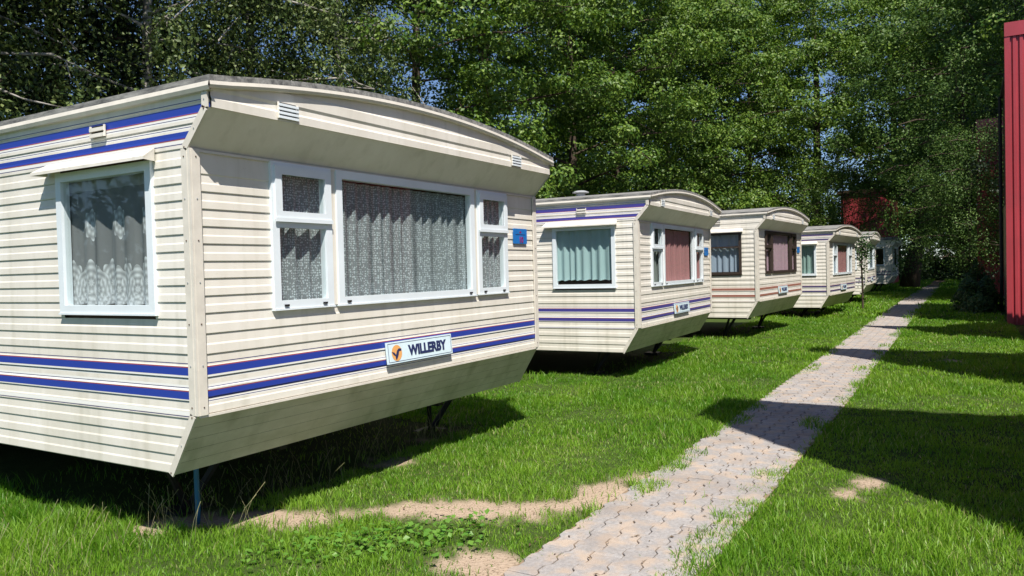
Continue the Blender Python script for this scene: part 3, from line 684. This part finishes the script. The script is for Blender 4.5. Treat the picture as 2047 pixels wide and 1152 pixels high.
# ------------------------------------------------------------------ vegetation
def leaves(C, N, size, rs, up=.6, asp=.62, droop=0.):
    """one folded leaf (2 quads-as-rhombus) at each centre C with facing N"""
    n = len(C); N = N+rs.normal(0, .55, (n, 3)); N[:, 2] += up; N /= np.linalg.norm(N, axis=1)[:, None]+1e-9
    A = rs.normal(0, 1, (n, 3)); A[:, 2] -= droop*2; A -= N*np.sum(A*N, 1)[:, None]; A /= np.linalg.norm(A, axis=1)[:, None]+1e-9
    B = np.cross(N, A); s = size*rs.uniform(.65, 1.3, n)[:, None]
    V = np.stack([C-A*s*.5, C+B*s*asp*.5+N*s*.1, C+A*s*.5, C-B*s*asp*.5+N*s*.1], 1)
    return V
class Tree:
    def __init__(s, seed, h, base, rad, nl, clump, per, lsize, bark, lmat, trunk_r, shape='round', droop=0, lean=(0, 0), up=.6, bough=False):
        rs = np.random.RandomState(seed); r = random.Random(seed); tk = MB(); C = []; N = []
        nseg = 9; T = []
        ox = oy = 0
        for i in range(nseg+1):
            t = i/nseg; T.append(Vector((ox+lean[0]*t, oy+lean[1]*t, h*t*.96-.1))); ox += r.uniform(-.12, .12); oy += r.uniform(-.12, .12)
        tk.tube(T, [trunk_r*(1.25 if i == 0 else 1)*(1-.88*i/nseg) for i in range(nseg+1)], bark, 9)
        def tp(t): k = min(int(t*nseg), nseg-1); f = t*nseg-k; return T[k].lerp(T[k+1], f)
        ends = []
        for k in range(nl):
            t = base/h+(1-base/h)*((k+.5)/nl)**1.0*.97; p = tp(t); ang = k*2.399+r.uniform(-.4, .4)
            tt = (t-base/h)/(1-base/h)
            if shape == 'round': R_ = rad*(math.sqrt(max(.05, 1-(1.75*tt-.72)**2)) if tt > .0 else .6)
            elif shape == 'cone': R_ = rad*(1.02-tt)
            else: R_ = rad*(.75+.35*math.sin(tt*3))*(1 if tt < .8 else .7)
            R_ *= r.uniform(.7, 1.12); rise = {'round': .25, 'cone': -.18, 'weep': .3}[shape]*R_
            d = Vector((math.cos(ang), math.sin(ang), 0)); pts = [p]
            for q in (.35, .7, 1.0): pts.append(p+d*R_*q+Vector((r.uniform(-.2, .2), r.uniform(-.2, .2), rise*q*(1.6-q)-droop*R_*.25*q*q)))
            tk.tube(pts, [trunk_r*.32*(1-.7*tt), trunk_r*.2*(1-.7*tt), .03, .012], bark, 5, False)
            for q in (np.linspace(.3, 1.0, max(3, int(R_*1.6))) if not bough else (.42, .72, 1.0)):
                kk = min(int(q*3), 2); c = pts[kk].lerp(pts[kk+1], q*3-kk)
                for e in range(2):
                    off = Vector((r.gauss(0, .5), r.gauss(0, .5), r.gauss(.1, .35)))*(.45+.6*q)*(1.5 if bough else 1)
                    if e: tk.tube([c, c+off*.5, c+off], [.022, .014, .006], bark, 4, False)
                    ends.append((c+off, d, q))
        sel = ends
        for c, d, q in sel:
            m = max(6, int(per*r.uniform(.4, 1.5))); sg = clump*r.uniform(.6, 1.25)
            P = rs.normal(0, 1, (m, 3)); P /= (np.linalg.norm(P, axis=1)[:, None]+1e-9); rr = rs.uniform(.3, 1, (m, 1))**.45
            Q_ = P*rr*np.array([sg, sg, sg*((.62 if not bough else .45)+droop)]); 
            if droop: Q_[:, 2] -= rs.exponential(.35*droop+.01, m)
            C.append(np.array(c)+Q_); N.append(P*.9+np.array(d)*.35)
        C = np.concatenate(C); N = np.concatenate(N); s.n = len(C)
        V = leaves(C, N, lsize, rs, up=up, droop=droop)
        s.crown = np_mesh('crown', V, [(0, 1, 2), (0, 2, 3)], None, lmat, rs.rand(len(C))**1.3)
        s.trunk = tk.mesh('trunk', True)
    def place(s, name, x, y, rz, sc, label, cat='tree', group='trees behind the caravans', z=0):
        o = empty(name, (x, y, z), rz); o.scale = (sc, sc, sc); tag(o, label, cat, group)
        link('trunk', s.trunk, o); link('crown', s.crown, o); return o
ALD1 = Tree(1, 17, 2.0, 4.6, 32, 1.0, 330, .145, BARK, LEAF_A, .24, bough=True)
ALD2 = Tree(2, 18, 1.5, 4.9, 33, 1.05, 330, .145, BARK, LEAF_A, .27, bough=True)
BIR1 = Tree(3, 17, 2.4, 3.6, 44, .62, 150, .10, BIRCHB, LEAF_B, .17, 'weep', .7)
SPR1 = Tree(4, 19, 1.2, 3.4, 62, .55, 110, .12, BARK, LEAF_C, .22, 'cone', .25, up=.3)
WIL1 = Tree(5, 9, 1.8, 2.9, 34, .55, 120, .09, BARK, LEAF_D, .13, 'weep', .5)
LEAN = Tree(6, 16, 5.5, 5.0, 30, 1.2, 260, .18, BARK, LEAF_D, .42, 'round', .1, lean=(.5, -3.2), bough=True)
import json
KIND = {'a': (ALD1, 'alder_tree', 'broad green leafy tree'), 'b': (ALD2, 'alder_tree', 'full green leafy tree'), 'c': (BIR1, 'birch_tree', 'olive-green birch with hanging twigs'), 'd': (SPR1, 'spruce_tree', 'dark spruce')}
TREES = [  # kind, x, y, turn, scale, where
 ('d', -1.5, 14.5, 0, 1.0, 'beyond the back end of caravan 10'), ('d', 2.2, 13.6, 1, 1.05, 'just behind the long side of caravan 10'), ('d', 4.6, 15.8, 2.2, 1.0, 'standing in back of the birch near caravan 10'),
 ('c', 4.2, 12.4, .4, 1.0, 'with pale crown rising behind the roof corner of caravan 10'), ('d', 7.2, 14.2, 3, 1.05, 'behind the birches near caravan 10'), ('c', 8.6, 13.0, 2.0, 1.0, 'rising over the roof of caravan 10'),
 ('c', 12.0, 13.2, 4.0, 1.08, 'behind the roof vent of the violet-striped caravan'), ('d', 10.6, 17, 1.5, 1.1, 'deep behind the violet-striped caravan'), ('c', 14.6, 12.2, 5.1, .95, 'behind the violet-striped caravan'),
 ('a', 17.8, 12.0, .3, 1.0, 'behind the gap after the violet-striped caravan'), ('b', 23.2, 12.6, 1.2, 1.05, 'behind the brown-framed caravan'), ('a', 28.8, 11.8, 2.5, 1.1, 'behind the brown-framed caravan'),
 ('b', 34.6, 12.2, 3.3, 1.15, 'behind the dark-purple-striped caravan'), ('a', 40.5, 11.5, 4.1, 1.2, 'behind the dark-purple-striped caravan'), ('b', 46, 11.0, 5.0, 1.25, 'behind the last caravans'),
 ('a', 52, 9.5, .9, 1.35, 'behind the last caravans'), ('d', 40, 17, 2, 1.4, 'deep behind the last caravans'),
 ('b', 56, 13, 2.0, 1.5, 'far behind the last caravans'), ('b', 63, 7.0, 4.0, 1.6, 'far beyond the distant red building'), ('a', 60, -3.0, 3.9, 1.35, 'at the far end of the path'), ('d', 66, -5, .5, 1.5, 'at the far end of the path'), ('b', 68, 1.5, 1.1, 1.5, 'at the far end of the path'),
 ('a', 48, -7.5, 2.2, 1.3, 'behind the red walls beyond the hedge'), ('b', 36.5, -8.5, .2, 1.25, 'behind the red walls beyond the hedge'), ('d', 27.5, -7.5, .8, 1.0, 'between the red walls'), ('d', 33, -6.3, .8, .95, 'behind the far red screen wall')]
ALLT = {}
for k, x, y, rz, sc, where in TREES:
    t, nm, lab = KIND[k]; t.place(nm, x, y, rz, sc, f'{lab} {where}')
WIL1.place('weeping_tree', 46.2, 2.6, 1.0, .85, 'small weeping tree in front of the distant red building', group='trees along the red walls')
LEAN.place('leaning_tree', 43.8, -.7, 0, 1.0, 'big tree with dark leaning trunk next to the last caravan')
WIL1.place('weeping_tree', 29.4, -3.7, 0, .72, 'slender weeping tree in front of the far red screen wall', group='trees along the red walls')
WIL1.place('weeping_tree', 35.4, -3.5, 2, 1.2, 'tall weeping tree farther along the path past the far red screen wall', group='trees along the red walls')

# the wood behind, too deep and dense to tell its trees apart
rs = np.random.RandomState(99); n = 60000
bx = np.concatenate([rs.uniform(-25, 85, 42000), rs.uniform(74, 84, 18000)]); by = np.concatenate([rs.uniform(22, 32, 42000), rs.uniform(-45, 34, 18000)])
bz = rs.uniform(0, 1, n)**1.7*(9+6*vnoise(bx*.22, by*.22, 61)); keep = vnoise(bx*.35+bz*.3, by*.3+bz*.42, 62) > np.clip(.15+bz*.045, 0, .62)
C = np.stack([bx, by, bz], -1)[keep]; woods = np_mesh('woodland', leaves(C, rs.normal(0, .6, (len(C), 3))+np.array([-.5, -.6, .2]), .62, rs, up=.3, asp=.8), [(0, 1, 2), (0, 2, 3)], None, LEAF_C, rs.rand(len(C)))
tag(link('woodland', woods), 'dark dense woodland filling the gaps behind the tree row', 'woodland', kind='stuff')

def bush(name, x, y, rx, ry, hz, n, lsize, lmat, label, seed, cat='bush', group=None, stems=9):
    rs = np.random.RandomState(seed); P = rs.normal(0, 1, (n, 3)); P[:, 2] = np.abs(P[:, 2]); P /= np.linalg.norm(P, axis=1)[:, None]
    lump = 1+.22*np.sin(P[:, 0]*5+seed)*np.cos(P[:, 1]*6)+.12*np.sin(P[:, 2]*9+P[:, 0]*7); rr = (rs.uniform(.2, 1, n)**.35*lump)[:, None]
    C = P*rr*np.array([rx, ry, hz]); C[:, 2] = np.maximum(C[:, 2]*1.0, .03)
    root = empty(name, (x, y, 0)); tag(root, label, cat, group)
    me = np_mesh('crown', leaves(C, P, lsize, rs, up=.4), [(0, 1, 2), (0, 2, 3)], None, lmat, rs.rand(n)); link('crown', me, root)
    st = MB()
    for k in range(stems):
        a = rs.uniform(0, 6.28); q = rs.uniform(.3, .75); st.tube([(.1*math.cos(a), .1*math.sin(a), -.03), (rx*q*.5*math.cos(a), ry*q*.5*math.sin(a), hz*.45), (rx*q*math.cos(a), ry*q*math.sin(a), hz*.85)], [.03, .02, .008], BARK, 5, False)
    st.build('stems', root); return root
bush('hedge', 22.9, -3.66, 1.3, .52, 1.2, 8000, .085, LEAF_H, 'trimmed leafy green hedge beside the red screen wall', 1, 'hedge')
for k, (x, y, s_) in enumerate([(60, -5.0, 2.6), (61, -1.6, 2.2), (60.5, 1.6, 2.8), (58, 4.2, 2.4), (52, 3.6, 1.8)]):
    bush('dark_shrub', x, y, 2.2, 2.2, s_, 5000, .16, LEAF_H, ['dark shrub at the path end, nearest the red walls', 'dark shrub straight at the end of the path', 'dark shrub at the path end behind the leaning trunk', 'dark shrub below the distant red building', 'dark low shrub behind the last caravan'][k], 20+k, 'shrub', 'dark shrubs closing the end of the path')
# slender climbing shrub on a pole between the fourth and fifth caravan
cs = empty('climbing_shrub', (23.55, -.62, 0)); tag(cs, 'slender climbing shrub with leafy top on a thin dark pole', 'shrub')
m = MB(); m.tube([(0, 0, -.05), (.03, 0, .7), (-.02, .02, 1.4), (0, 0, 2.2)], [.035, .03, .025, .01], BARK, 7); m.build('stem', cs)
rs = np.random.RandomState(77); P = rs.normal(0, 1, (900, 3)); C = P*np.array([.15, .15, .24])+np.array([.1, 0, 1.85]); C2 = rs.normal(0, 1, (60, 3))*np.array([.06, .06, .4])+np.array([0, 0, 1.0])
C = np.concatenate([C, C2]); link('crown', np_mesh('crown', leaves(C, C-np.array([.1, 0, 1.8]), .075, rs), [(0, 1, 2), (0, 2, 3)], None, LEAF_H, rs.rand(len(C))), cs)

# ------------------------------------------------------------------ grass
rs = np.random.RandomState(9)
def under_caravan(x, y, grow=0):
    f = np.zeros(x.shape, bool)
    for (cx, cy, _), a in CARS: f |= (x > cx+.25-grow) & (x < cx+W-.25+grow) & (y > cy+.55-grow) & (y < cy+LEN)
    return f
def scatter(x0, x1, y0, y1, dens, hgt, wid, fade=None):
    n = int((x1-x0)*(y1-y0)*dens); x = rs.uniform(x0, x1, n); y = rs.uniform(y0, y1, n)
    # only what the camera position could plausibly look at
    yl = y-drift(x); pd = np.maximum(PY0-yl, yl-PY1); enc = (vnoise(x*4, y*4, 21)-.5)*.14+(vnoise(x*14, y*14, 22)-.5)*.05
    enc = enc+.065+(vnoise(x*9, y*9, 26)-.5)*.10+.42*np.clip(vnoise(x*1.9+7, y*.6, 24)-.45, 0, 1)*np.where(y < -1.9, 1.3, .9)+np.where((y < -1.9) & (x < 3), .17, 0); p = np.clip((pd+enc)/.07, 0, 1)*np.where(pd < -.02, .9, 1)*np.where(pd < -.17-.06*vnoise(x*3, y*3, 25), .02, 1); p *= 1-.97*sand(x, y)
    p *= .7+.4*np.clip(vnoise(x*2.3, y*2.3, 23)*1.5-.15, 0, 1)
    p *= np.where(under_caravan(x, y), .06, 1)
    for sx, sy in ((1.5, -4.55), (7.72, -4.53), (13.5, -4.46), (17.62, -4.18)): p *= np.where((y < sy+.0) & (x > sx-.1) & (x < sx+6), 0, 1)
    k = rs.rand(n) < p; x = x[k]; y = y[k]; n = len(x)
    tall = np.clip(vnoise(x*1.1, y*1.1, 31)*1.1+.3, .6, 1.25); tall *= np.where((y > -.1) & (x < 1.0), 1.35, 1)
    worn = np.clip(.85+(vnoise(x*6, y*6, 33)-.5)*.9, .4, 1.3)
    rim = np.exp(-((pd[k]+.02)/.09)**2); hh = hgt*tall*(worn+.55*rim*vnoise(x*3, y*3, 27))*rs.uniform(.45, 1.35, n); ww = wid*rs.uniform(.7, 1.3, n)
    a = rs.uniform(0, 6.283, n); dx, dy = np.cos(a), np.sin(a); b = rs.uniform(0, 6.283, n); ln = rs.uniform(.1, .85, n)*hh
    lx, ly = np.cos(b)*ln, np.sin(b)*ln; z = height(x, y)-.006
    P = lambda ox, oy, oz: np.stack([x+ox, y+oy, z+oz], -1)
    V = np.stack([P(-dx*ww/2, -dy*ww/2, 0), P(dx*ww/2, dy*ww/2, 0), P(lx*.38+dx*ww*.42, ly*.38+dy*ww*.42, hh*.6), P(lx*.38-dx*ww*.42, ly*.38-dy*ww*.42, hh*.6), P(lx, ly, hh*.96)], 1)
    tint = np.clip(-.05+.6*vnoise(x*1.7, y*1.7, 41)+.5*vnoise(x*.45+9, y*.45, 42)+rs.normal(0, .22, n), 0, 1)
    dry = rs.rand(n) < .03+.10*np.clip(vnoise(x*1.4+3, y*1.4, 44)*2-1, 0, 1); tint = np.where(dry, rs.uniform(1.5, 2, n), tint)
    return V, tint
parts = [scatter(-1.6, 3.2, -4.3, 2.6, 7000, .056, .0050), scatter(3.2, 8.5, -4.2, 1.6, 3600, .060, .007), scatter(8.5, 19, -4.3, 1.4, 1400, .066, .012), scatter(19, 46, -4.4, 2.2, 330, .10, .024), scatter(46, 62, -5, 4, 90, .12, .05), scatter(3.66, 6.9, 1.4, 8, 350, .12, .012)]
V = np.concatenate([p[0] for p in parts]); T = np.concatenate([p[1] for p in parts])
tag(link('grass', np_mesh('grass', V, [(0, 1, 2, 3), (3, 2, 4)], None, GRASSM, T)), 'sunlit green lawn grass along the path and around the caravans', 'grass', kind='stuff')
print('blades', len(V), 'leaves', ALD1.n, ALD2.n, BIR1.n, SPR1.n, WIL1.n, LEAN.n)
# tall seeding stalks along the shaded edge under caravan 10
n = 260; x = np.concatenate([rs.uniform(-1.2, .5, 150), rs.uniform(.6, 3.4, 110)]); y = np.concatenate([.15+rs.uniform(0, .75, 150)+np.maximum(0, -x[:150])*.5, .45+rs.uniform(-.1, .35, 110)])
hh = rs.uniform(.12, .27, n); b = rs.uniform(0, 6.28, n); ln = hh*rs.uniform(.2, .8, n); ww = .0014; z = height(x, y)
P = lambda f, k: np.stack([x+np.cos(b)*ln*f, y+np.sin(b)*ln*f+k, z+hh*(1-(1-f)**1.6)], -1)
V = np.stack([P(0, -ww), P(0, ww), P(.5, ww), P(.5, -ww), P(1, -ww*2), P(1, ww*2)], 1)
tag(link('seed_stalks', np_mesh('seed_stalks', V, [(0, 1, 2, 3), (3, 2, 5, 4)], None, DRYM, rs.rand(n))), 'dry seeding grass stalks at the shaded edge below caravan 10', 'grass stalks', kind='stuff')
# broad-leaved weeds in the lawn
n = 420; c = np.array([(.42, -.55), (.62, -.72), (.25, -.38), (.75, -.9), (.55, -.6), (1.0, -.95)])[rs.randint(0, 6, n)]
C = np.concatenate([c+rs.normal(0, .15, (n, 2)), np.zeros((n, 1))], 1); C[:, 2] = height(C[:, 0], C[:, 1])+rs.uniform(.015, .075, n)
tag(link('broadleaf_weeds', np_mesh('broadleaf_weeds', leaves(C, np.tile([0, 0, 1.], (n, 1)), .036, rs, up=.8, asp=.85), [(0, 1, 2), (0, 2, 3)], None, WEEDM, rs.rand(n))), 'broad-leaved weeds growing low in the lawn by the sandy trail', 'weeds', kind='stuff')
# dead leaves and twigs fallen on the pavers
n = 420; x = np.concatenate([rs.uniform(.3, 9, 260), rs.uniform(.1, 2.6, 160)]); y = np.concatenate([rs.uniform(PY0-.1, PY1+.12, 260), rs.uniform(-1.5, .5, 160)]); C = np.stack([x, y, np.where((y > PY0) & (y < PY1), .021, height(x, y)+.012)], -1)
LITTER = leaf_mat('dead_leaves', (.07, .045, .03), (.16, .11, .06), .1)
tag(link('leaf_litter', np_mesh('leaf_litter', leaves(C, np.tile([0, 0, 3.], (n, 1)), .026, rs, up=2, asp=.4), [(0, 1, 2), (0, 2, 3)], None, LITTER, rs.rand(n))), 'small dead leaves and twigs scattered on the paved path', 'litter', kind='stuff')
